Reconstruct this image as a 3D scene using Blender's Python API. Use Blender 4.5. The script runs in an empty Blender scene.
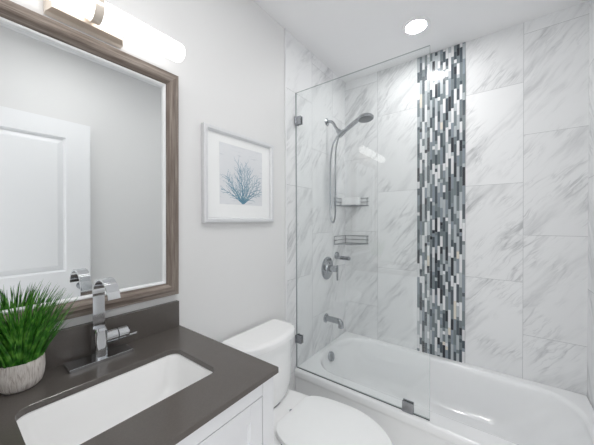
import bpy, bmesh, math, random
from mathutils import Vector, Matrix
random.seed(7)
S = bpy.context.scene
COL = S.collection
PI = math.pi

# ------------------------------------------------------------------ camera
F, YAW, PITCH, ROLL = 268.96, math.radians(36.6034), math.radians(-0.4526), math.radians(0.1774)
fw = Vector((-math.sin(YAW), math.cos(YAW), 0)); rt = Vector((math.cos(YAW), math.sin(YAW), 0)); up = Vector((0, 0, 1))
fw2 = fw*math.cos(PITCH) + up*math.sin(PITCH); up2 = up*math.cos(PITCH) - fw*math.sin(PITCH)
cr = rt*math.cos(ROLL) - up2*math.sin(ROLL); cu = rt*math.sin(ROLL) + up2*math.cos(ROLL)
cam = bpy.data.objects.new('camera', bpy.data.cameras.new('camera')); COL.objects.link(cam)
m = Matrix((cr, cu, -fw2)).transposed().to_4x4(); m.translation = (1.0532, -2.1163, 1.2969)
cam.matrix_world = m
cam.data.sensor_width = 36; cam.data.lens = F/594*36; cam.data.clip_start = 0.02
S.camera = cam

# ------------------------------------------------------------------ light of the hall outside, exposure
WORLD, TUBE_E, DOWN_E, FILL_E = 1.5, 1.75, 125.0, 170.0
w = bpy.data.worlds.new('world'); S.world = w; w.use_nodes = True
bg = w.node_tree.nodes['Background']; bg.inputs[0].default_value = (1, 1, 1, 1); bg.inputs[1].default_value = WORLD
pl = bpy.data.lights.new('doorway_portal', 'AREA'); pl.shape = 'RECTANGLE'; pl.size = .76; pl.size_y = 2.03; pl.cycles.is_portal = True
po = bpy.data.objects.new('doorway_portal', pl); COL.objects.link(po); po.location = (1.04, -2.24, 1.015)
po.rotation_euler = (PI/2, 0, 0)
S.view_settings.view_transform = 'Standard'; S.view_settings.look = 'None'
S.view_settings.exposure = 0.15; S.view_settings.gamma = 1.0; S.view_settings.use_curve_mapping = False
S.cycles.max_bounces = 14; S.cycles.diffuse_bounces = 8; S.cycles.glossy_bounces = 6; S.cycles.transparent_max_bounces = 12
S.cycles.sample_clamp_indirect = 6

# ------------------------------------------------------------------ materials
def srgb(r, g=None, b=None):
    if g is None: g = b = r
    f = lambda c: ((c/255+.055)/1.055)**2.4 if c/255 > .04045 else c/255/12.92
    return (f(r), f(g), f(b), 1)
class NT:
    def __init__(s, name):
        s.m = bpy.data.materials.new(name); s.m.use_nodes = True; s.t = s.m.node_tree; s.p = s.t.nodes['Principled BSDF']; s.out = s.t.nodes['Material Output']
    def n(s, typ, **kw):
        nd = s.t.nodes.new(typ)
        for k, v in kw.items(): setattr(nd, k, v)
        return nd
    def put(s, sock, v):
        if isinstance(v, bpy.types.NodeSocket): s.t.links.new(v, sock)
        elif v is not None: sock.default_value = v
    def math(s, op, a, b=None, c=None):
        nd = s.n('ShaderNodeMath', operation=op)
        for i, v in enumerate((a, b, c)): s.put(nd.inputs[i], v)
        return nd.outputs[0]
    def coord(s):
        return s.n('ShaderNodeTexCoord').outputs['Object']
    def xyz(s):
        nd = s.n('ShaderNodeSeparateXYZ'); s.t.links.new(s.coord(), nd.inputs[0]); return nd.outputs
    def comb(s, x=0., y=0., z=0.):
        nd = s.n('ShaderNodeCombineXYZ')
        for i, v in enumerate((x, y, z)): s.put(nd.inputs[i], v)
        return nd.outputs[0]
    def noise(s, vec, scale, detail=2., rough=.5, dist=0., wv=None):
        nd = s.n('ShaderNodeTexNoise')
        if wv is not None: nd.noise_dimensions = '4D'; s.put(nd.inputs['W'], wv)
        s.put(nd.inputs['Vector'], vec); nd.inputs['Scale'].default_value = scale; nd.inputs['Detail'].default_value = detail
        nd.inputs['Roughness'].default_value = rough; nd.inputs['Distortion'].default_value = dist
        return nd.outputs['Fac']
    def ramp(s, fac, stops):
        nd = s.n('ShaderNodeValToRGB'); s.put(nd.inputs[0], fac); e = nd.color_ramp.elements
        while len(e) < len(stops): e.new(.5)
        for el, (p, c) in zip(e, stops): el.position = p; el.color = c
        return nd.outputs[0]
    def mix(s, fac, a, b):
        nd = s.n('ShaderNodeMix', data_type='RGBA'); s.put(nd.inputs[0], fac); s.put(nd.inputs[6], a); s.put(nd.inputs[7], b); return nd.outputs[2]
    def maprange(s, v, a, b, c, d):
        nd = s.n('ShaderNodeMapRange', interpolation_type='SMOOTHSTEP')
        for i, q in enumerate((v, a, b, c, d)): s.put(nd.inputs[i], q)
        return nd.outputs[0]
    def bump(s, h, strength=.2, dist=.002):
        nd = s.n('ShaderNodeBump'); nd.inputs['Strength'].default_value = strength; nd.inputs['Distance'].default_value = dist
        s.put(nd.inputs['Height'], h); s.t.links.new(nd.outputs[0], s.p.inputs['Normal'])
    def base(s, col, rough=.5, metal=0., spec=.5, coat=0.):
        s.put(s.p.inputs['Base Color'], col); s.put(s.p.inputs['Roughness'], rough); s.p.inputs['Metallic'].default_value = metal
        s.p.inputs['Specular IOR Level'].default_value = spec; s.p.inputs['Coat Weight'].default_value = coat; s.p.inputs['Coat Roughness'].default_value = .05
        return s

def plain(name, col, rough, metal=0., spec=.5, coat=0., var=.03, scale=30.):
    """one colour with a faint mottling"""
    t = NT(name); f = t.noise(t.coord(), scale, 3.)
    a = tuple(c*(1-var) for c in col[:3])+(1,); b = tuple(min(1, c*(1+var)) for c in col[:3])+(1,)
    t.base(t.mix(f, a, b), rough, metal, spec, coat); return t.m

M = {}
def paint(name, col, rough):
    t = NT(name); t.base(t.mix(t.noise(t.coord(), 3., 2.), tuple(c*.985 for c in col[:3])+(1,), col), rough, spec=.3)
    t.bump(t.noise(t.coord(), 260., 2.), .06, .001); return t.m
M['wall'] = paint('wall_paint', srgb(226, 226, 226), .55)
M['ceiling'] = paint('ceiling_paint', srgb(243, 243, 244), .7)
M['door'] = paint('door_paint', srgb(236, 237, 239), .35)
M['cabinet'] = paint('cabinet_paint', srgb(228, 229, 231), .35)
M['porcelain'] = plain('white_porcelain', srgb(249, 249, 249), .12, coat=.4, var=.01)
M['acrylic'] = plain('white_tub_acrylic', srgb(243, 244, 245), .16, coat=.4, var=.01)
M['seat'] = plain('toilet_seat_plastic', srgb(247, 248, 248), .28, var=.01)
M['chrome'] = plain('chrome', srgb(214, 216, 219), .06, 1., var=.02)
M['chrome_dull'] = plain('satin_chrome', srgb(168, 171, 175), .16, 1., var=.03)
M['wire'] = plain('basket_wire', srgb(150, 153, 157), .28, 1., var=.04)
M['clip'] = plain('clip_metal', srgb(168, 170, 174), .22, 1., var=.03)
M['nickel'] = plain('brushed_nickel', srgb(240, 229, 217), .3, .6, var=.04, scale=120.)
M['dark'] = plain('dark_rubber_and_gap_shade', srgb(52, 54, 57), .5)
M['rubber_grey'] = plain('grey_seal', srgb(120, 125, 128), .5)
M['nozzle'] = plain('shower_face_grey', srgb(104, 108, 112), .4, var=.25, scale=180.)
M['trim'] = plain('tile_edge_trim', srgb(232, 233, 234), .3, var=.02)
M['soap'] = plain('white_packet', srgb(244, 245, 246), .35, var=.04, scale=60.)
M['floor'] = plain('floor_tile', srgb(238, 237, 235), .25, var=.05, scale=6.)

def marble_wall(name, axis):
    t = NT(name); o = t.xyz()
    if axis == 'x':
        right = t.math('GREATER_THAN', o[0], .73)
        u = t.math('ADD', o[0], t.math('MULTIPLY_ADD', right, -.598, .011))
        u2 = o[0]
    else:
        u = t.math('ADD', o[1], 1.113); u2 = o[1]
    v = o[2]; TW, TH = .297, .602
    cu_ = t.math('DIVIDE', u, TW); ci = t.math('FLOOR', cu_); cf = t.math('SUBTRACT', cu_, ci)
    par = t.math('FLOORED_MODULO', ci, 2.)
    rv = t.math('DIVIDE', t.math('SUBTRACT', v, t.math('MULTIPLY', par, .317)), TH); ri = t.math('FLOOR', rv); rf = t.math('SUBTRACT', rv, ri)
    du = t.math('MULTIPLY', t.math('MINIMUM', cf, t.math('SUBTRACT', 1., cf)), TW)
    dv = t.math('MULTIPLY', t.math('MINIMUM', rf, t.math('SUBTRACT', 1., rf)), TH)
    grout = t.math('LESS_THAN', t.math('MINIMUM', du, dv), .0011)
    wn = t.n('ShaderNodeTexWhiteNoise', noise_dimensions='3D')
    t.put(wn.inputs['Vector'], t.comb(ci, ri, t.math('MULTIPLY', t.math('GREATER_THAN', u2, .73), 7.) if axis == 'x' else 3.))
    W = t.math('MULTIPLY', wn.outputs['Value'], 40.)
    a = math.radians(50)
    al = t.math('ADD', t.math('MULTIPLY', u2, math.cos(a)), t.math('MULTIPLY', v, math.sin(a)))
    ac = t.math('SUBTRACT', t.math('MULTIPLY', v, math.cos(a)), t.math('MULTIPLY', u2, math.sin(a)))
    warp = t.noise(t.comb(u2, v, 0.), 5., 3., .55, 0., W)
    ac2 = t.math('ADD', ac, t.math('MULTIPLY', t.math('SUBTRACT', warp, .5), .06))
    vec = t.comb(t.math('MULTIPLY', al, .17), ac2, 0.)
    n1 = t.noise(vec, 10., 3., .55, .1, W)
    thin = t.maprange(t.math('ABSOLUTE', t.math('SUBTRACT', n1, .5)), 0., .035, 1., 0.)
    n2 = t.noise(vec, 26., 3., .6, .12, t.math('ADD', W, 9.))
    fine = t.maprange(t.math('ABSOLUTE', t.math('SUBTRACT', n2, .5)), 0., .035, 1., 0.)
    n3 = t.noise(vec, 9., 4., .62, .1, t.math('ADD', W, 21.))
    broad = t.maprange(n3, .50, .72, 0., 1.)
    patch = t.maprange(t.noise(t.comb(u2, v, 0.), 4.5, 2., .5, 0., t.math('ADD', W, 5.)), .42, .64, 0., 1.)
    veins = t.math('MULTIPLY', t.math('ADD', t.math('MULTIPLY', thin, .46), t.math('MULTIPLY', fine, .32)), patch)
    amt = t.math('MINIMUM', t.math('ADD', veins, t.math('MULTIPLY', broad, .62)), 1.)
    c = t.mix(amt, srgb(235, 236, 237), srgb(184, 186, 188))
    hv = t.n('ShaderNodeHueSaturation'); t.put(hv.inputs['Value'], t.math('MULTIPLY_ADD', wn.outputs['Value'], .07, .955)); t.put(hv.inputs['Color'], c); c = hv.outputs[0]
    c = t.mix(grout, c, srgb(186, 188, 189))
    t.base(c, t.math('MULTIPLY_ADD', grout, .3, .3), spec=.4)
    return t.m
M['tile_x'] = marble_wall('marble_tile_back', 'x'); M['tile_y'] = marble_wall('marble_tile_side', 'y')

def quartz():
    t = NT('grey_brown_quartz'); f = t.noise(t.coord(), 420., 2.); g = t.noise(t.coord(), 40., 3.)
    c = t.mix(f, srgb(84, 80, 77), srgb(101, 96, 92)); c = t.mix(t.math('MULTIPLY', g, .5), c, srgb(90, 84, 81))
    t.base(c, .2, spec=.5); return t.m
M['quartz'] = quartz()

def weathered(name, axis):
    """grey brown driftwood grain that runs along one axis"""
    t = NT(name); o = t.xyz(); s = [90., 90., 90.]; s[axis] = 5.
    vec = t.comb(*[t.math('MULTIPLY', o[i], s[i]) for i in range(3)])
    a = t.noise(vec, 1., 4., .65, .4); b = t.noise(vec, .35, 2.)
    c = t.ramp(a, [(.30, srgb(84, 74, 68)), (.44, srgb(122, 111, 103)), (.58, srgb(148, 138, 130)), (.74, srgb(182, 175, 168))])
    c = t.mix(t.math('MULTIPLY', b, .5), c, srgb(118, 104, 94))
    t.base(c, .5, spec=.3); t.bump(a, .15, .001); return t.m
M['wood_y'] = weathered('driftwood_along', 1); M['wood_z'] = weathered('driftwood_upright', 2)
M['bead'] = plain('silver_bead', srgb(240, 241, 242), .3, .15, var=.02)
M['frame_silver'] = plain('silver_white_frame', srgb(222, 223, 225), .35, .3, var=.05, scale=80.)
M['mat'] = plain('white_mat_board', srgb(238, 239, 239), .8, var=.01)
def print_paper():
    t = NT('print_paper'); o = t.xyz()
    f = t.noise(t.comb(t.math('MULTIPLY', o[1], 14.), t.math('MULTIPLY', o[2], 110.), 0.), 1., 3.)
    g = t.noise(t.coord(), 30., 3.)
    c = t.mix(t.maprange(f, .58, .72, 0., .5), srgb(222, 224, 227), srgb(186, 191, 198)); c = t.mix(t.maprange(g, .4, .7, 0., .4), c, srgb(226, 226, 228))
    t.base(c, .7, spec=.2); return t.m
M['print'] = print_paper()
def coral_m():
    t = NT('coral_ink'); o = t.xyz()
    f = t.maprange(o[2], 1.38, 1.58, 0., 1.)
    c = t.mix(f, srgb(82, 128, 150), srgb(138, 164, 180)); c = t.mix(t.math('MULTIPLY', t.noise(t.coord(), 60., 2.), .5), c, srgb(160, 186, 200))
    t.base(c, .8, spec=.1); return t.m
M['coral'] = coral_m()
def mirror_m():
    t = NT('mirror_silver'); t.base(srgb(238, 240, 240), .0, 1.); return t.m
M['mirror'] = mirror_m()
def glass_m():
    t = NT('clear_glass')
    lw = t.n('ShaderNodeLayerWeight'); lw.inputs['Blend'].default_value = .5
    fac = t.math('MULTIPLY_ADD', t.math('POWER', lw.outputs['Facing'], 5.), .95, .05)
    tr = t.n('ShaderNodeBsdfTransparent'); tr.inputs[0].default_value = (.982, .991, .989, 1)
    gl = t.n('ShaderNodeBsdfGlossy'); gl.inputs['Roughness'].default_value = 0.; gl.inputs[0].default_value = (1, 1, 1, 1)
    mx = t.n('ShaderNodeMixShader'); t.put(mx.inputs[0], fac); t.t.links.new(tr.outputs[0], mx.inputs[1]); t.t.links.new(gl.outputs[0], mx.inputs[2])
    t.t.links.new(mx.outputs[0], t.out.inputs[0]); return t.m
M['glass'] = glass_m()
M['glass_edge'] = plain('glass_edge', srgb(170, 178, 178), .15, var=.05)
def emit(name, col, e):
    t = NT(name); t.base(col, .4); t.p.inputs['Emission Color'].default_value = col; t.p.inputs['Emission Strength'].default_value = e; return t.m
M['tube'] = emit('lit_opal_tube', (1, .985, .965, 1), TUBE_E); M['lens'] = emit('lit_downlight_lens', (1, .99, .98, 1), DOWN_E); M['lens_fill'] = emit('added_fill_lens', (1, .99, .98, 1), FILL_E)
def pot_m():
    t = NT('whitewashed_pot'); o = t.xyz()
    ang = t.math('ARCTAN2', t.math('ADD', o[1], 1.988), t.math('SUBTRACT', o[0], .069))
    vec = t.comb(t.math('MULTIPLY', ang, 12.), t.math('MULTIPLY', o[2], 28.), 0.)
    a = t.noise(vec, 1., 4., .7, .5)
    c = t.ramp(a, [(.30, srgb(150, 136, 128)), (.46, srgb(206, 199, 193)), (.7, srgb(228, 224, 220))])
    t.base(c, .8, spec=.2); t.bump(a, .5, .003); return t.m
M['pot'] = pot_m()
def grass_m():
    t = NT('grass_blades'); oi = t.noise(t.coord(), 55., 1.); o = t.xyz()
    c = t.ramp(oi, [(.3, srgb(30, 84, 16)), (.5, srgb(58, 124, 34)), (.68, srgb(108, 168, 66))])
    t.base(c, .4, spec=.4); return t.m
M['grass'] = grass_m()
M['soil'] = plain('dark_soil', srgb(40, 34, 28), .9, var=.3, scale=200.)
MOS = [plain('mosaic_white_marble', srgb(228, 229, 231), .15, var=.06), plain('mosaic_pale_grey', srgb(184, 190, 194), .12, var=.06),
       plain('mosaic_mid_slate', srgb(122, 132, 136), .12, var=.1), plain('mosaic_dark_slate', srgb(84, 93, 99), .15, var=.12),
       plain('mosaic_charcoal', srgb(58, 61, 67), .2, var=.15), plain('mosaic_blue_grey', srgb(140, 149, 157), .12, var=.08), plain('mosaic_cream', srgb(222, 216, 204), .2, var=.05)]
M['mosaic_grout'] = plain('mosaic_grout', srgb(150, 152, 154), .8)

# ------------------------------------------------------------------ mesh helpers
def link(name, bm, mats, parent=None, ang=35, smooth=True):
    me = bpy.data.meshes.new(name); bmesh.ops.recalc_face_normals(bm, faces=bm.faces); bm.to_mesh(me); bm.free()
    if not isinstance(mats, (list, tuple)): mats = [mats]
    for x in mats: me.materials.append(x)
    if smooth:
        for p in me.polygons: p.use_smooth = True
        me.set_sharp_from_angle(angle=math.radians(ang))
    o = bpy.data.objects.new(name, me); COL.objects.link(o)
    if smooth: wm = o.modifiers.new('weighted', 'WEIGHTED_NORMAL'); wm.keep_sharp = True
    if parent: o.parent = parent; o.matrix_parent_inverse = Matrix.Translation(-parent.location)
    return o
def tag(o, label, cat, group=None):
    o['label'] = label; o['category'] = cat
    if group: o['group'] = group
    return o
def thing(name, loc, label, cat, group=None):
    o = bpy.data.objects.new(name, None); COL.objects.link(o); o.location = loc; o.empty_display_size = .05
    return tag(o, label, cat, group)
def struct(name, bm, mat, label=None, **k):
    o = link(name, bm, mat, **k); o['kind'] = 'structure'
    if label: o['label'] = label
    return o
def B(): return bmesh.new()
def box(bm, x0, x1, y0, y1, z0, z1, bev=0., seg=2, mi=0):
    r = bmesh.ops.create_cube(bm, size=1.); vs = r['verts']
    for v in vs: v.co = Vector(((x0+x1)/2+v.co.x*(x1-x0), (y0+y1)/2+v.co.y*(y1-y0), (z0+z1)/2+v.co.z*(z1-z0)))
    fs = list({f for v in vs for f in v.link_faces})
    for f in fs: f.material_index = mi
    if bev > 0:
        es = list({e for v in vs for e in v.link_edges}); bmesh.ops.bevel(bm, geom=es, offset=bev, segments=seg, profile=.5, affect='EDGES')
    return bm
def loft(bm, loops, cap0=True, cap1=True, ring=False, mi=0):
    rows = [[bm.verts.new(p) for p in L] for L in loops]; n = len(rows[0])
    pairs = list(zip(rows, rows[1:])) + ([(rows[-1], rows[0])] if ring else [])
    for a, b in pairs:
        for i in range(n):
            f = bm.faces.new((a[i], a[(i+1) % n], b[(i+1) % n], b[i])); f.material_index = mi
    if not ring:
        if cap0: bm.faces.new(rows[0]).material_index = mi
        if cap1: bm.faces.new(rows[-1]).material_index = mi
    return bm
def rrect(x0, x1, y0, y1, r, z, nc=8, ns=6):
    r = max(min(r, (x1-x0)/2-1e-4, (y1-y0)/2-1e-4), 1e-4); pts = []
    cs = [(x1-r, y1-r, 0), (x0+r, y1-r, 90), (x0+r, y0+r, 180), (x1-r, y0+r, 270)]
    for k, (cx, cy, a0) in enumerate(cs):
        arc = [(cx+r*math.cos(math.radians(a0+90*i/nc)), cy+r*math.sin(math.radians(a0+90*i/nc))) for i in range(nc+1)]
        pts += arc
        nx, ny, na = cs[(k+1) % 4]; st = (nx+r*math.cos(math.radians(na)), ny+r*math.sin(math.radians(na))); en = arc[-1]
        for i in range(1, ns): pts.append((en[0]+(st[0]-en[0])*i/ns, en[1]+(st[1]-en[1])*i/ns))
    return [Vector((x, y, z)) for x, y in pts]
def catmull(pts, n=8):
    P = [Vector(p) for p in pts]; Q = [P[0]*2-P[1]]+P+[P[-1]*2-P[-2]]; out = []
    for i in range(1, len(Q)-2):
        a, b, c, d = Q[i-1:i+3]
        for k in range(n):
            t = k/n; out.append(.5*((2*b)+(c-a)*t+(2*a-5*b+4*c-d)*t*t+(3*b-a-3*c+d)*t**3))
    out.append(P[-1]); return out
def tube(bm, path, r, seg=12, closed=False, mi=0):
    P = [Vector(p) for p in path]; n = len(P); R = r if isinstance(r, (list, tuple)) else [r]*n
    T = []
    for i in range(n):
        a = P[(i-1) % n] if closed or i else P[0]; b = P[(i+1) % n] if closed or i < n-1 else P[-1]
        T.append((b-a).normalized())
    ref = Vector((0, 0, 1)) if abs(T[0].z) < .9 else Vector((0, 1, 0)); nrm = (ref - T[0]*ref.dot(T[0])).normalized()
    loops = []
    for i in range(n):
        nrm = (nrm - T[i]*nrm.dot(T[i])).normalized(); bi = T[i].cross(nrm)
        loops.append([P[i]+(nrm*math.cos(2*PI*k/seg)+bi*math.sin(2*PI*k/seg))*R[i] for k in range(seg)])
    return loft(bm, loops, ring=closed, mi=mi)
def rod(bm, a, b, r, seg=14, mi=0): return tube(bm, [a, b], r, seg, mi=mi)
def lathe(bm, prof, org, ax=(0, 0, 1), seg=32, mi=0):
    """profile of (radius, height) pairs spun round the axis through org"""
    ax = Vector(ax).normalized(); q = Vector((0, 0, 1)).rotation_difference(ax); loops = []
    for r, h in prof:
        loops.append([Vector(org)+q @ Vector((max(r, 1e-4)*math.cos(2*PI*k/seg), max(r, 1e-4)*math.sin(2*PI*k/seg), h)) for k in range(seg)])
    return loft(bm, loops, mi=mi)

# ------------------------------------------------------------------ the room
W, H = 1.4516, 2.48
FRONT = -2.24
struct('floor', box(B(), -.1, W+.1, FRONT-.12, .1, -.06, 0), M['floor'])
struct('ceiling', box(B(), -.1, W+.1, FRONT-.12, .1, H, H+.06), M['ceiling'])
struct('wall_left', box(B(), -.1, 0, FRONT-.12, .1, 0, H), M['wall'])
struct('wall_back', box(B(), 0, W, 0, .1, 0, H), M['tile_x'])
struct('wall_right', box(B(), W+.006, W+.1, FRONT-.12, .1, 0, H), M['wall'])
bm = B(); box(bm, 0, .66, FRONT-.1, FRONT, 0, H); box(bm, 1.42, W+.006, FRONT-.1, FRONT, 0, H); box(bm, .66, 1.42, FRONT-.1, FRONT, 2.04, H)
struct('wall_front', bm, M['wall'])
struct('wall_left_tile', box(B(), 0, .002, -.814, 0, 0, H), M['tile_y'])
struct('wall_right_tile', box(B(), W, W+.006, -.814, 0, 0, H), M['tile_y'])
struct('trim_1', box(B(), 0, .009, -.824, -.814, 0, H, .002), M['trim'])
struct('trim_2', box(B(), W-.003, W+.006, -.824, -.814, 0, H, .002), M['trim'])
# door swung open flat against the right wall, seen in the mirror
bm = B(); dx = 1.400; y0, y1 = -2.17, -1.423; DT = 1.970; Z1, Z2 = 1.850, .912
box(bm, dx+.021, dx+.036, y0, y1, .01, DT)
def ring(yA, yB, zA, zB):
    """raised rails round a recessed panel with a sloped moulding"""
    L = lambda a, b, c, d, x: [Vector((x, a, c)), Vector((x, b, c)), Vector((x, b, d)), Vector((x, a, d))]
    e = .032
    loft(bm, [L(yA, yB, zA, zB, dx+.0005), L(yA+.012, yB-.012, zA+.012, zB-.012, dx+.019), L(yA+.018, yB-.018, zA+.018, zB-.018, dx+.019), L(yA+e+.014, yB-e-.014, zA+e+.014, zB-e-.014, dx+.005)], cap0=False)
for a, b, c, d in ((y0, y0+.14, .01, DT), (y1-.14, y1, .01, DT), (y0+.14, y1-.14, Z1, DT), (y0+.14, y1-.14, .74, Z2), (y0+.14, y1-.14, .01, .24)):
    box(bm, dx, dx+.0215, a, b, c, d)
ring(y0+.14, y1-.14, Z2, Z1); ring(y0+.14, y1-.14, .24, .74)
d1 = struct('door_1', bm, M['door'], ang=20)
bm = B(); lathe(bm, [(.026, 0), (.026, .006), (.011, .01), (.011, .03), (.026, .04), (.028, .05), (.022, .06), (.001, .063)], (dx, y1-.06, .80), (-1, 0, 0)); link('door_handle', bm, M['chrome_dull'], d1)
link('latch_plate', box(B(), dx+.01, dx+.03, y1, y1+.002, .80, .86), M['chrome_dull'], d1)

# mosaic strip, every stick its own little block in one mesh
bm = B(); mx0, mx1 = .5846, .8838; box(bm, mx0, mx1, -.003, 0, .325, H-.001, mi=7); NC = 18; cw = (mx1-mx0)/NC
left = []
for c in range(NC):
    z = .325 - random.uniform(0, .06); last = -1; here = []
    while z < H-.002:
        ln = random.choice((.024, .05, .074, .1, .1, .124)); mid_z = z+ln/2
        near = [q for za_, zb_, q in left if za_ < mid_z < zb_]
        for _ in range(12):
            k = random.choices(range(7), (20, 18, 27, 20, 7, 8, 1))[0]
            if k != last and k not in near: break
        last = k; here.append((z, z+ln, k)); a, b = max(z, .326), min(z+ln-.0014, H-.002)
        if b-a > .004: box(bm, mx0+c*cw+.0007, mx0+(c+1)*cw-.0007, -.0065-random.uniform(0, .0015), -.002, a, b, mi=k)
        z += ln
    left = here
o = link('mosaic_strip', bm, MOS+[M['mosaic_grout']], smooth=False); tag(o, 'vertical strip of slate, grey and white mosaic sticks on the marble back wall', 'mosaic tile')

# ceiling downlights: one over the tub, plus an unseen one added as fill
def downlight(x, y, label, mat='lens'):
    t = thing('recessed_downlight', (x, y, H), label, 'ceiling light', 'recessed ceiling lights')
    link('trim_ring', lathe(B(), [(.058, -.004), (.060, -.007), (.078, -.004), (.080, 0), (.058, 0)], (x, y, H), seg=48), M['ceiling'], t)
    link('lens', lathe(B(), [(.058, -.002), (.057, -.005), (.001, -.0055)], (x, y, H), seg=48), M[mat], t)
downlight(.655, -.357, 'round lit recessed downlight in the white ceiling above the bathtub')
downlight(.85, -1.60, 'unseen fill light added in the white ceiling, shaped like a downlight', 'lens_fill')

# ------------------------------------------------------------------ bathtub
R = .3355; AY = -.737; X0, X1 = .0025, W-.0005
t = thing('bathtub', (.73, -.37, 0), 'white alcove bathtub under the marble tile and mosaic walls', 'bathtub')
bm = B(); L = []
L.append(rrect(X0, X1, AY+.012, -.0005, .002, .0)); L.append(rrect(X0, X1, AY+.012, -.0005, .002, R-.06)); L.append(rrect(X0, X1, AY+.003, -.0005, .003, R-.045))
L.append(rrect(X0, X1, AY, -.0005, .004, R-.035)); L.append(rrect(X0, X1, AY, -.0005, .006, R-.012)); L.append(rrect(X0+.001, X1-.001, AY+.004, -.001, .008, R-.003)); L.append(rrect(X0+.003, X1-.003, AY+.012, -.003, .01, R))
ox0, ox1, oy0, oy1 = .044, 1.405, -.628, -.05
def opn(i, z, r, sx0=0., sx1=0.): return rrect(ox0+i+sx0, ox1-i-sx1, oy0+i, oy1-i, r, z)
L += [opn(-.012, R-.0005, .2), opn(-.004, R-.003, .2), opn(.003, R-.010, .2), opn(.009, R-.024, .195), opn(.014, R-.05, .19)]
L += [rrect(.074, 1.345, -.600, -.074, .18, .235), rrect(.108, 1.27, -.586, -.088, .17, .16), rrect(.130, 1.20, -.572, -.102, .16, .105), rrect(.150, 1.155, -.556, -.118, .14, .078), rrect(.185, 1.115, -.53, -.145, .12, .062), rrect(.25, 1.06, -.49, -.19, .1, .056)]
loft(bm, L, cap0=False)
link('tub_shell', bm, M['acrylic'], t, ang=50)
ov = Vector((.066, -.366, .284)); an = Vector((1, 0, .28)).normalized()
link('overflow_plate', lathe(B(), [(.034, -.010), (.034, .007), (.030, .012), (.012, .013), (.010, .010), (.001, .010)], ov, an, 28), M['chrome_dull'], t)
link('drain', lathe(B(), [(.035, -.004), (.035, .003), (.028, .006), (.001, .010)], (.285, -.33, .056)), M['chrome'], t)

# ------------------------------------------------------------------ glass screen
GX0, GX1, GY, GZ0, GZ1 = .0058, .797, -.709, R+.0048, 2.125; TX_ = .002
t = thing('shower_screen', (GX0, GY, GZ0), 'clear frameless glass screen standing on the front rim of the bathtub', 'shower screen')
bm = B(); box(bm, GX0, GX1, GY-.004, GY+.004, GZ0, GZ1)
bm.faces.ensure_lookup_table()
for f in bm.faces:
    f.normal_update()
    f.material_index = 0 if abs(f.normal.y) > .5 else 1
link('glass_pane', bm, [M['glass'], M['glass_edge']], t, smooth=False)
link('bottom_seal', box(B(), GX0, GX1, GY-.0045, GY+.0045, R+.0002, R+.0045), M['dark'], t)
link('wall_seal', box(B(), TX_+.0002, TX_+.0035, GY-.0045, GY+.0045, R+.005, GZ1), M['rubber_grey'], t)
for z in (1.940, .527):
    bm = B(); box(bm, GX0, .047, GY-.013, GY-.0042, z-.026, z+.026, .0015); box(bm, GX0, .047, GY+.0042, GY+.013, z-.026, z+.026, .0015); box(bm, GX0, .010, GY-.022, GY+.022, z-.026, z+.026, .001)
    link('clip', bm, M['clip'], t)
bm = B(); box(bm, .672, .724, GY-.013, GY-.0042, R, R+.052, .0015); box(bm, .672, .724, GY+.0042, GY+.013, R, R+.052, .0015)
link('clip', bm, M['clip'], t)

# ------------------------------------------------------------------ shower fittings on the tiled left wall
TX = .002; SY = -.314
t = thing('shower_holder', (TX, SY, 2.05), 'bent chrome shower arm on the marble wall holding the hand shower', 'shower holder')
link('flange', lathe(B(), [(.028, 0), (.028, .004), (.020, .010), (.011, .013), (.011, .02)], (TX, SY, 2.05), (1, 0, 0), 28), M['chrome_dull'], t)
link('arm', tube(B(), catmull([(TX, SY, 2.05), (.03, SY, 2.05), (.055, SY, 2.035), (.08, SY, 1.995), (.107, SY, 1.957)]), .0105, 14), M['chrome_dull'], t)
bm = B(); rod(bm, (.100, SY, 1.967), (.122, SY, 1.936), .018, 18); rod(bm, (.108, SY, 1.926), (.150, SY, 1.952), .019, 18); link('bracket', bm, M['chrome_dull'], t)
ha, hb = Vector((.105, SY, 1.924)), Vector((.250, SY, 2.008))
t = thing('hand_shower', ha, 'chrome hand shower with a round head resting in the arm bracket', 'shower head')
link('handle', tube(B(), catmull([ha, (.15, SY, 1.951), (.20, SY, 1.980), hb, (.275, SY, 2.022)], 6), [.012+.004*math.sin(i/24*PI) for i in range(25)], 16), M['chrome_dull'], t)
hn = Vector((.10, -.05, -1)).normalized(); hc = Vector((.315, SY, 2.013))
hd = link('head', lathe(B(), [(.001, -.026), (.024, -.025), (.042, -.016), (.054, -.004), (.057, .004), (.055, .010), (.050, .012), (.001, .012)], hc, hn, 36), M['chrome_dull'], t)
link('spray_face', lathe(B(), [(.049, .0115), (.048, .014), (.001, .0145)], hc, hn, 36), M['nozzle'], hd)
hp = catmull([(.118, SY, 1.936), (.103, SY-.004, 1.905), (.086, SY-.006, 1.84), (.080, SY-.006, 1.74), (.080, SY-.006, 1.6), (.079, SY-.006, 1.42), (.075, SY-.006, 1.32), (.056, SY-.004, 1.280), (.036, SY, 1.32), (.033, SY, 1.42), (.034, SY, 1.6), (.037, SY, 1.76), (.050, SY+.004, 1.86), (.078, SY+.008, 1.915), (.103, SY+.010, 1.938)], 10)
o = link('shower_hose', tube(B(), hp, .0068, 10), M['chrome_dull']); tag(o, 'long flexible metal shower hose looping down the marble wall', 'hose')

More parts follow.
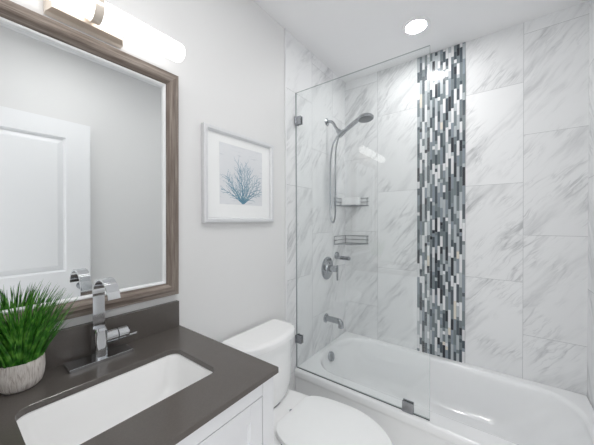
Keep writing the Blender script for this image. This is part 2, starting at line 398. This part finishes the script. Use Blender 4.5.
t = thing('shower_valve', (TX, -.311, .928), 'chrome shower valve with round plate and lever on the marble wall', 'shower valve')
link('escutcheon', lathe(B(), [(.087, 0), (.087, .004), (.080, .009), (.045, .012), (.040, .022), (.030, .026), (.001, .026)], (TX, -.311, .928), (1, 0, 0), 40), M['chrome_dull'], t)
h = link('handle', lathe(B(), [(.024, .02), (.024, .082), (.021, .086), (.001, .086)], (TX, -.311, .928), (1, 0, 0), 24), M['chrome_dull'], t)
link('lever', box(B(), .084, .096, -.318, -.304, .842, .958, .004), M['chrome_dull'], h)

t = thing('tub_spout', (TX, -.335, .549), 'chrome tub spout on the tiled wall above the bathtub rim', 'tub spout')
link('flange', lathe(B(), [(.034, 0), (.034, .006), (.028, .010), (.022, .012)], (TX, -.335, .549), (1, 0, 0), 28), M['chrome_dull'], t)
link('spout', tube(B(), catmull([(TX, -.335, .549), (.06, -.335, .548), (.105, -.335, .547), (.122, -.335, .543), (.131, -.335, .530), (.132, -.335, .503)], 6), .021, 18), M['chrome_dull'], t)

t = thing('wall_hook', (TX, -.165, 1.008), 'small chrome wall hook with ridged peg below the lower corner basket', 'wall hook')
link('rosette', lathe(B(), [(.030, 0), (.030, .010), (.024, .018), (.012, .024), (.001, .025)], (TX, -.165, 1.010), (1, 0, 0), 24), M['chrome_dull'], t)
pr_ = [(.008, 0)]
for i in range(7): pr_ += [(.016, .045+i*.012), (.016, .051+i*.012), (.009, .053+i*.012), (.009, .056+i*.012)]
link('peg', lathe(B(), pr_+[(.001, .13)], (TX+.004, -.175, .996), (1, -.05, 0), 18), M['chrome_dull'], t)

# two corner baskets
def basket(z, label):
    t = thing('corner_basket', (.10, -.10, z), label, 'shower basket', 'wire baskets in the tiled corner')
    a = .213
    for k, zz in enumerate((0, .031, .062)):
        link('rail', tube(B(), catmull([(TX+.03, -a-.004, z+zz), (TX+.008, -a, z+zz), (TX+.003, -a+.02, z+zz), (TX+.003, -.11, z+zz), (TX+.003, -.02, z+zz), (TX+.018, -.0035, z+zz), (.11, -.0035, z+zz), (a-.02, -.0035, z+zz), (a, -.008, z+zz), (a+.004, -.03, z+zz)], 5), .0027, 8), M['wire'], t)
    fr = []
    for i in range(13):
        f = i/12; b_ = .03*math.sin(PI*f); fr.append((TX+.03+(a-.027)*f+b_*.7, -a-.004+(a-.026)*f-b_*.7, z))
    link('front_rail', tube(B(), fr, .0027, 8), M['wire'], t)
    for x, y in ((TX+.004, -.20), (TX+.005, -.006), (.20, -.005)):
        link('post', rod(B(), (x, y, z), (x, y, z+.062), .0025, 8), M['wire'], t)
    bm = B()
    for i in range(1, 8):
        x = TX+.026*i; rod(bm, (x, -.004, z), (x, -a+max(0, x-.02)-.012*math.sin(PI*x/a), z), .0018, 6)
    link('floor_grid', bm, M['wire'], t)
    return t
basket(1.416, 'upper wire corner basket holding a white packet under the shower head')
basket(1.104, 'empty lower wire corner basket above the chrome hook and valve')
bm = B(); box(bm, .014, .166, -.10, -.05, 1.4195, 1.484, .008, 3)
o = link('soap_packet', bm, M['soap']); tag(o, 'white rectangular packet lying in the upper wire corner basket', 'soap')

# ------------------------------------------------------------------ toilet
TC = -1.14
t = thing('toilet', (.35, TC, 0), 'white two piece toilet with closed lid between vanity and bathtub', 'toilet')
def tank_loop(x0, xs, xf, hw, z, r=.03, n=14):
    """flat back at x0, straight sides to xs, bowed front reaching xf"""
    P = [(x0, TC-hw), (x0, TC+hw)]
    k = 6
    pts = [(x0, TC-hw+.01), (x0, TC-hw*.5), (x0, TC), (x0, TC+hw*.5), (x0, TC+hw-.01), (x0+.01, TC+hw), ((x0+xs)/2, TC+hw)]
    for i in range(n+1):
        f = i/n; y = hw*math.cos(PI*f); s = math.sin(PI*f); x = xs-.012+(xf-xs+.012)*(s**.9)
        pts.append((x, TC+y))
    pts += [((x0+xs)/2, TC-hw), (x0+.01, TC-hw)]
    return [Vector((x, y, z)) for x, y in pts]
bm = B(); T = []
for z, d, hw in ((.3965, .085, .115), (.400, .050, .148), (.409, .028, .168), (.43, .012, .181), (.465, .004, .187), (.55, .0, .189), (.692, -.003, .191), (.697, -.004, .192)):
    T.append(tank_loop(.03, .135-d*.7, .216-d*.35, hw-.013, z))
loft(bm, T); link('tank', bm, M['porcelain'], t, ang=45)
bm = B(); loft(bm, [tank_loop(.045, .105, .197, .131, .3935), tank_loop(.045, .105, .197, .131, .4005)]); link('tank_gap_shade', bm, M['dark'], t)  # dark slab standing in for the shade in the gap under the tank
bm = B(); T = []
for z, e in ((.697, -.002), (.700, -.006), (.722, -.006), (.730, -.003), (.735, .006), (.736, .02)):
    T.append(tank_loop(.022+max(e, 0), .145-e, .228-e, .187-e, z))
loft(bm, T); link('tank_lid', bm, M['porcelain'], t, ang=45)
def egg(x0, x1, z, d=0., back=.112):
    """outline of seat and lid: narrow straight back, wide middle, round front"""
    prof = [(0, back*.96), (.008, back), (.06, .140), (.18, .162), (.36, .174), (.5, .178), (.62, .172), (.74, .154), (.85, .123), (.93, .085), (.98, .045), (1, 0)]
    xs = [x0+(x1-x0)*a for a, _ in prof]
    hs = [max(b-d, 0) for _, b in prof]; hs[-1] = 0
    c = catmull([(x, h, 0) for x, h in zip(xs[1:], hs[1:])], 4)
    one = [(xs[0], hs[0])]+[(p.x, max(p.y, 0)) for p in c]
    pts = [(x, TC+h) for x, h in one]+[(x, TC-h) for x, h in reversed(one[:-1])]
    return [Vector((x, y, z)) for x, y in pts]
bm = B(); T = []
for z, x0, x1, d in ((.0, .12, .60, .065), (.02, .12, .60, .065), (.05, .13, .57, .075), (.14, .13, .58, .072), (.24, .11, .64, .045), (.33, .09, .71, .018), (.37, .08, .735, .006), (.385, .08, .740, .003), (.392, .085, .737, .006), (.394, .10, .72, .02)):
    T.append(egg(x0, x1, z, d, .112))
loft(bm, T); link('bowl', bm, M['porcelain'], t, ang=50)
bm = B(); T = [egg(.302, .750, .3975, .004), egg(.300, .753, .400, .001), egg(.300, .753, .409, .001), egg(.302, .750, .412, .004)]
loft(bm, T); link('seat', bm, M['seat'], t, ang=40)
bm = B(); T = [egg(.298, .752, .4145, .003), egg(.295, .756, .417, -.001), egg(.295, .756, .423, -.001), egg(.299, .752, .427, .003), egg(.33, .72, .4295, .03), egg(.38, .66, .4305, .08)]
loft(bm, T); link('seat_lid', bm, M['seat'], t, ang=40)
for s in (-1, 1):
    link('hinge', box(B(), .285, .305, TC+s*.078-.02, TC+s*.078+.02, .3935, .416, .004), M['seat'], t)
link('bumper', box(B(), .36, .375, TC-.155, TC-.14, .394, .399, .001), M['dark'], t)
for s in (1,):
    link('bolt_cap', lathe(B(), [(.007, 0), (.006, .003), (.001, .004)], (.270, TC+s*.024, .394), seg=14), M['clip'], t)

# ------------------------------------------------------------------ vanity
VY0, VY1 = -2.13, -1.5214; CT = .87
t = thing('vanity_cabinet', (.27, (VY0+VY1)/2, 0), 'white shaker vanity cabinet under the grey quartz counter', 'cabinet')
cx = .530; a, b = VY0+.008, VY1-.008
bm = B()
box(bm, .003, cx-.02, a, a+.018, 0, .8535); box(bm, .003, cx-.02, b-.018, b, 0, .8535); box(bm, .003, cx-.02, a+.018, b-.018, .08, .098); box(bm, .003, .012, a+.018, b-.018, .098, .85); box(bm, cx-.075, cx-.06, a+.018, b-.018, 0, .08)
link('carcass', bm, M['cabinet'], t)
bm = B(); d0, d1_ = a+.046, b-.046; ztop, zbot = .806, .125
box(bm, cx-.02, cx, a, a+.046-.0015, 0.0, .8535, .001); box(bm, cx-.02, cx, b-.046+.0015, b, 0.0, .8535, .001); box(bm, cx-.02, cx, d0, d1_, ztop+.003, .8535); box(bm, cx-.02, cx, d0, d1_, .06, zbot-.002)
link('face_frame', bm, M['cabinet'], t)
mid = (d0+d1_)/2
for ya, yb in ((d0+.0015, mid-.0015), (mid+.0015, d1_-.0015)):
    bm = B(); s = .045; za, zb = zbot, ztop
    box(bm, cx-.018, cx-.011, ya+.01, yb-.01, za+.01, zb-.01)
    box(bm, cx-.019, cx, ya, ya+s, za, zb, .001); box(bm, cx-.019, cx, yb-s, yb, za, zb, .001); box(bm, cx-.019, cx, ya+s, yb-s, zb-s, zb, .001); box(bm, cx-.019, cx, ya+s, yb-s, za, za+s, .001)
    link('door', bm, M['cabinet'], t)
# counter with the sink cut out of it
t = thing('countertop', (.27, (VY0+VY1)/2, .85), 'grey brown quartz countertop with rectangular sink cutout on the white cabinet', 'countertop')
hx0, hx1, hy0, hy1 = .184, .414, -2.016, -1.636
o2 = lambda z, e=0.: rrect(.0015+e, .5442-e, VY0+e, VY1-e, .003, z); i2 = lambda z, e=0.: rrect(hx0-e, hx1+e, hy0-e, hy1+e, .030, z)
bm = B(); loft(bm, [o2(.854), o2(CT-.002), o2(CT, .0015), i2(CT, .001), i2(CT-.001), i2(.854)], ring=True)
link('slab', bm, M['quartz'], t, ang=30)
tag(link('backsplash', box(B(), .0015, .020, VY0, -1.528, CT+.0003, .972, .001), M['quartz']), 'dark quartz backsplash strip standing on the counter under the mirror', 'backsplash')
t = thing('sink', ((hx0+hx1)/2, (hy0+hy1)/2, .72), 'white rectangular undermount sink set into the grey counter', 'sink')
k2 = lambda z, e, r: rrect(hx0+e, hx1-e, hy0+e, hy1-e, r, z)
bm = B(); loft(bm, [k2(.8535, -.02, .045), k2(.8535, -.003, .034), k2(.850, .0, .034), k2(.82, .004, .036), k2(.77, .011, .042), k2(.742, .02, .05), k2(.728, .034, .055), k2(.721, .056, .05), k2(.718, .085, .025)], cap0=False)
link('basin', bm, M['porcelain'], t, ang=50)
link('drain', lathe(B(), [(.022, 0), (.022, .002), (.017, .003), (.001, .004)], (.295, -1.826, .7182)), M['chrome'], t)

# faucet
fy = -1.8155
t = thing('faucet', (.067, fy, CT), 'chrome ribbon spout faucet on its plate behind the sink', 'faucet')
link('deck_plate', box(B(), .036, .100, -1.896, -1.732, CT, CT+.010, .001), M['chrome'], t)
bm = B(); L = [rrect(.044, .090, fy-.017, fy+.017, .010, z) for z in (CT+.010, .945, .962)]; L.append(rrect(.048, .084, fy-.014, fy+.014, .008, .968)); loft(bm, L)
link('body', bm, M['chrome'], t, ang=40)
pa = [(.062, .955), (.062, 1.0), (.062, 1.058)]
pa += [(.123-.061*math.cos(math.radians(g)), 1.064+.061*math.sin(math.radians(g))) for g in range(0, 171, 10)]
bm = B(); L = []
for i, (x, z) in enumerate(pa):
    p, q = pa[max(i-1, 0)], pa[min(i+1, len(pa)-1)]; dxx, dz = q[0]-p[0], q[1]-p[1]; l = math.hypot(dxx, dz); nx, nz = -dz/l*.003, dxx/l*.003; hw = .0155
    L.append([Vector((x+nx, fy-hw, z+nz)), Vector((x+nx, fy+hw, z+nz)), Vector((x-nx, fy+hw, z-nz)), Vector((x-nx, fy-hw, z-nz))])
loft(bm, L); link('spout', bm, M['chrome'], t, ang=40)
bm = B(); rod(bm, (.067, fy+.014, .931), (.067, fy+.046, .931), .0195, 24)
hh = link('handle', bm, M['chrome'], t)
for nm, bm, mt in (('joint_ring', rod(B(), (.067, fy+.046, .931), (.067, fy+.049, .931), .0165, 24), M['dark']), ('handle_cap', lathe(B(), [(.0195, .049), (.0195, .076), (.016, .080), (.001, .080)], (.067, fy, .931), (0, 1, 0), 24), M['chrome']),
                   ('lever', box(B(), .062, .074, fy+.07, fy+.106, .914, .922, .002), M['chrome'])):
    link(nm, bm, mt, hh)

# potted grass
PX, PY = .069, -1.988
t = thing('potted_grass', (PX, PY, CT), 'artificial green grass in a small whitewashed pot on the counter', 'plant')
link('pot', lathe(B(), [(.025, 0), (.034, .002), (.0415, .011), (.0455, .026), (.0472, .044), (.0465, .072), (.0435, .073), (.042, .060), (.001, .058)], (PX, PY, CT), seg=40), M['pot'], t, ang=50)
link('soil', lathe(B(), [(.042, .058), (.03, .061), (.001, .063)], (PX, PY, CT), seg=24), M['soil'], t)
bm = B()
for i in range(380):
    az = random.uniform(0, 2*PI); rr = .036*math.sqrt(random.random()); bx, by = PX+rr*math.cos(az), PY+rr*math.sin(az)
    az2 = az+random.uniform(-.6, .6); lean = (.08+rr/.036*.30)*random.uniform(.5, 1.35); ln = random.uniform(.11, .20); wd = random.uniform(.0019, .0036)
    side = Vector((-math.sin(az2+random.uniform(-1, 1)), math.cos(az2), 0)).normalized(); prev = None; N = 6; bend = random.uniform(.1, .6)
    p = Vector((bx, by, CT+.056))
    for s in range(N+1):
        f = s/N; th = lean+bend*f*f*.9
        if s: p = p+Vector((math.cos(az2)*math.sin(th), math.sin(az2)*math.sin(th), math.cos(th)))*(ln/N)
        if p.x < .025: p.x = .025+random.uniform(0, .006)
        hw = wd*(1-f**2.2)+.0002; mid_ = p+Vector((math.cos(az2), math.sin(az2), -.2))*hw*.45
        row = [bm.verts.new(p-side*hw), bm.verts.new(mid_), bm.verts.new(p+side*hw)]
        if prev:
            bm.faces.new((prev[0], prev[1], row[1], row[0])); bm.faces.new((prev[1], prev[2], row[2], row[1]))
        prev = row
link('foliage', bm, M['grass'], t, ang=80)

# ------------------------------------------------------------------ mirror
MY0, MY1, MZ0, MZ1 = -2.105, -1.5286, 1.0012, 1.8758
t = thing('wall_mirror', (.0, (MY0+MY1)/2, MZ0), 'large rectangular mirror in a driftwood frame above the vanity', 'mirror'); t.rotation_euler.y = math.radians(.6)
def frame(parent, mats, prof, y0, y1, z0, z1, nm='frame', ang=30):
    """mitred frame: profile of (inset from the outer edge, distance from the wall)"""
    L = [[Vector((h, y0+d, z0+d)), Vector((h, y1-d, z0+d)), Vector((h, y1-d, z1-d)), Vector((h, y0+d, z1-d))] for d, h in prof]
    bm = B(); loft(bm, L, ring=True); bm.normal_update()
    for f in bm.faces:
        ys = [v.co.y for v in f.verts]; zs = [v.co.z for v in f.verts]
        if len(mats) > 1: f.material_index = 0 if max(ys)-min(ys) > max(zs)-min(zs) else 1
    return link(nm, bm, mats, parent, ang=ang)
frame(t, [M['wood_y'], M['wood_z']], [(0, .001), (0, .018), (.004, .021), (.012, .022), (.016, .024), (.024, .030), (.035, .031), (.042, .027), (.047, .019), (.0495, .014), (.0495, .001)], MY0, MY1, MZ0, MZ1)
frame(t, [M['bead']], [(.0495, .001), (.0495, .0135), (.0515, .0155), (.0555, .0150), (.0590, .011), (.0600, .001)], MY0, MY1, MZ0, MZ1, 'inner_bead')
link('mirror_glass', box(B(), .001, .0045, MY0+.0595, MY1-.0595, MZ0+.0595, MZ1-.0595), M['mirror'], t, smooth=False)

# vanity light
LY0, LY1, LX, LZ, LR = -2.098, -1.553, .095, 1.925, .033; lc = (LY0+LY1)/2
t = thing('vanity_light', (0, lc, LZ), 'lit white tube light on a nickel bracket above the mirror', 'wall light')
bm = B(); y0, y1 = lc-.099, lc+.099; z0, z1 = 1.896, 1.954
P = lambda x, e: [Vector((x, y0+e, z0+e*.6)), Vector((x, y1-e, z0+e*.6)), Vector((x, y1-e, z1-e*.6)), Vector((x, y0+e, z1-e*.6))]
loft(bm, [P(.001, 0), P(.022, 0), P(.024, .002), P(.044, .010), P(.045, .012)]); link('backplate', bm, M['nickel'], t)
link('stem', rod(B(), (.044, lc, LZ), (LX, lc, LZ), .016, 16), M['nickel'], t)
prof = [(.001, 0), (.024, .001), (.030, .006), (LR, .014), (LR, LY1-LY0-.014), (.030, LY1-LY0-.006), (.024, LY1-LY0-.001), (.001, LY1-LY0)]
link('tube', lathe(B(), prof, (LX, LY0, LZ), (0, 1, 0), 32), M['tube'], t)
link('band', lathe(B(), [(LR+.001, 0), (LR+.004, 0), (LR+.004, .022), (LR+.001, .022)], (LX, lc-.011, LZ), (0, 1, 0), 36), M['nickel'], t)

# framed coral print
FY0, FY1, FZ0, FZ1 = -1.411, -.955, 1.2879, 1.7282
t = thing('framed_picture', (0, (FY0+FY1)/2, FZ0), 'silver framed blue coral print on the grey wall above the toilet', 'picture')
frame(t, [M['frame_silver']], [(0, .001), (0, .024), (.004, .027), (.016, .027), (.022, .020), (.024, .014), (.024, .001)], FY0, FY1, FZ0, FZ1)
link('mat_board', box(B(), .001, .012, FY0+.022, FY1-.022, FZ0+.022, FZ1-.022), M['mat'], t, smooth=False)
pr_o = link('print', box(B(), .0118, .0126, -1.3215, -1.0375, 1.376, 1.667), M['print'], t, smooth=False)
bm = B(); rng = random.Random(11)
def twig(y, z, a, ln, wd, dep):
    """one wavering twig with side twigs off alternate sides"""
    n = max(3, int(ln/.012)); side = rng.choice((-1, 1)); aa = a; curl = rng.uniform(-.10, .10)
    for i in range(n):
        aa += rng.uniform(-.10, .10)+curl/n*2; y2 = y+math.sin(aa)*ln/n; z2 = z+math.cos(aa)*ln/n
        if not (-1.317 < y2 < -1.042 and 1.379 < z2 < 1.655): return
        py, pz = -math.cos(aa), math.sin(aa); w0, w1 = wd*(1-.75*i/n)/2, wd*(1-.75*(i+1)/n)/2; x = .0129+len(bm.faces)*2e-7
        bm.faces.new([bm.verts.new(q) for q in ((x, y+py*w0, z+pz*w0), (x, y-py*w0, z-pz*w0), (x, y2-py*w1, z2-pz*w1), (x, y2+py*w1, z2+pz*w1))])
        y, z = y2, z2
        if dep and i > 0 and rng.random() < .8:
            side = -side; twig(y, z, aa+side*rng.uniform(.35, .7), ln*rng.uniform(.22, .42)*(1-.45*i/n), wd*.55, dep-1)
for k in range(13):
    a_ = -.98+k*.163+rng.uniform(-.05, .05); twig(-1.177+a_*.004, 1.382, a_, rng.uniform(.17, .215)*(1-.24*abs(a_)), .0052, 2)
bm.faces.new([bm.verts.new(q) for q in ((.0129, -1.180, 1.380), (.0129, -1.174, 1.380), (.0129, -1.166, 1.412), (.0129, -1.188, 1.412))])
link('coral', bm, M['coral'], pr_o, smooth=False)
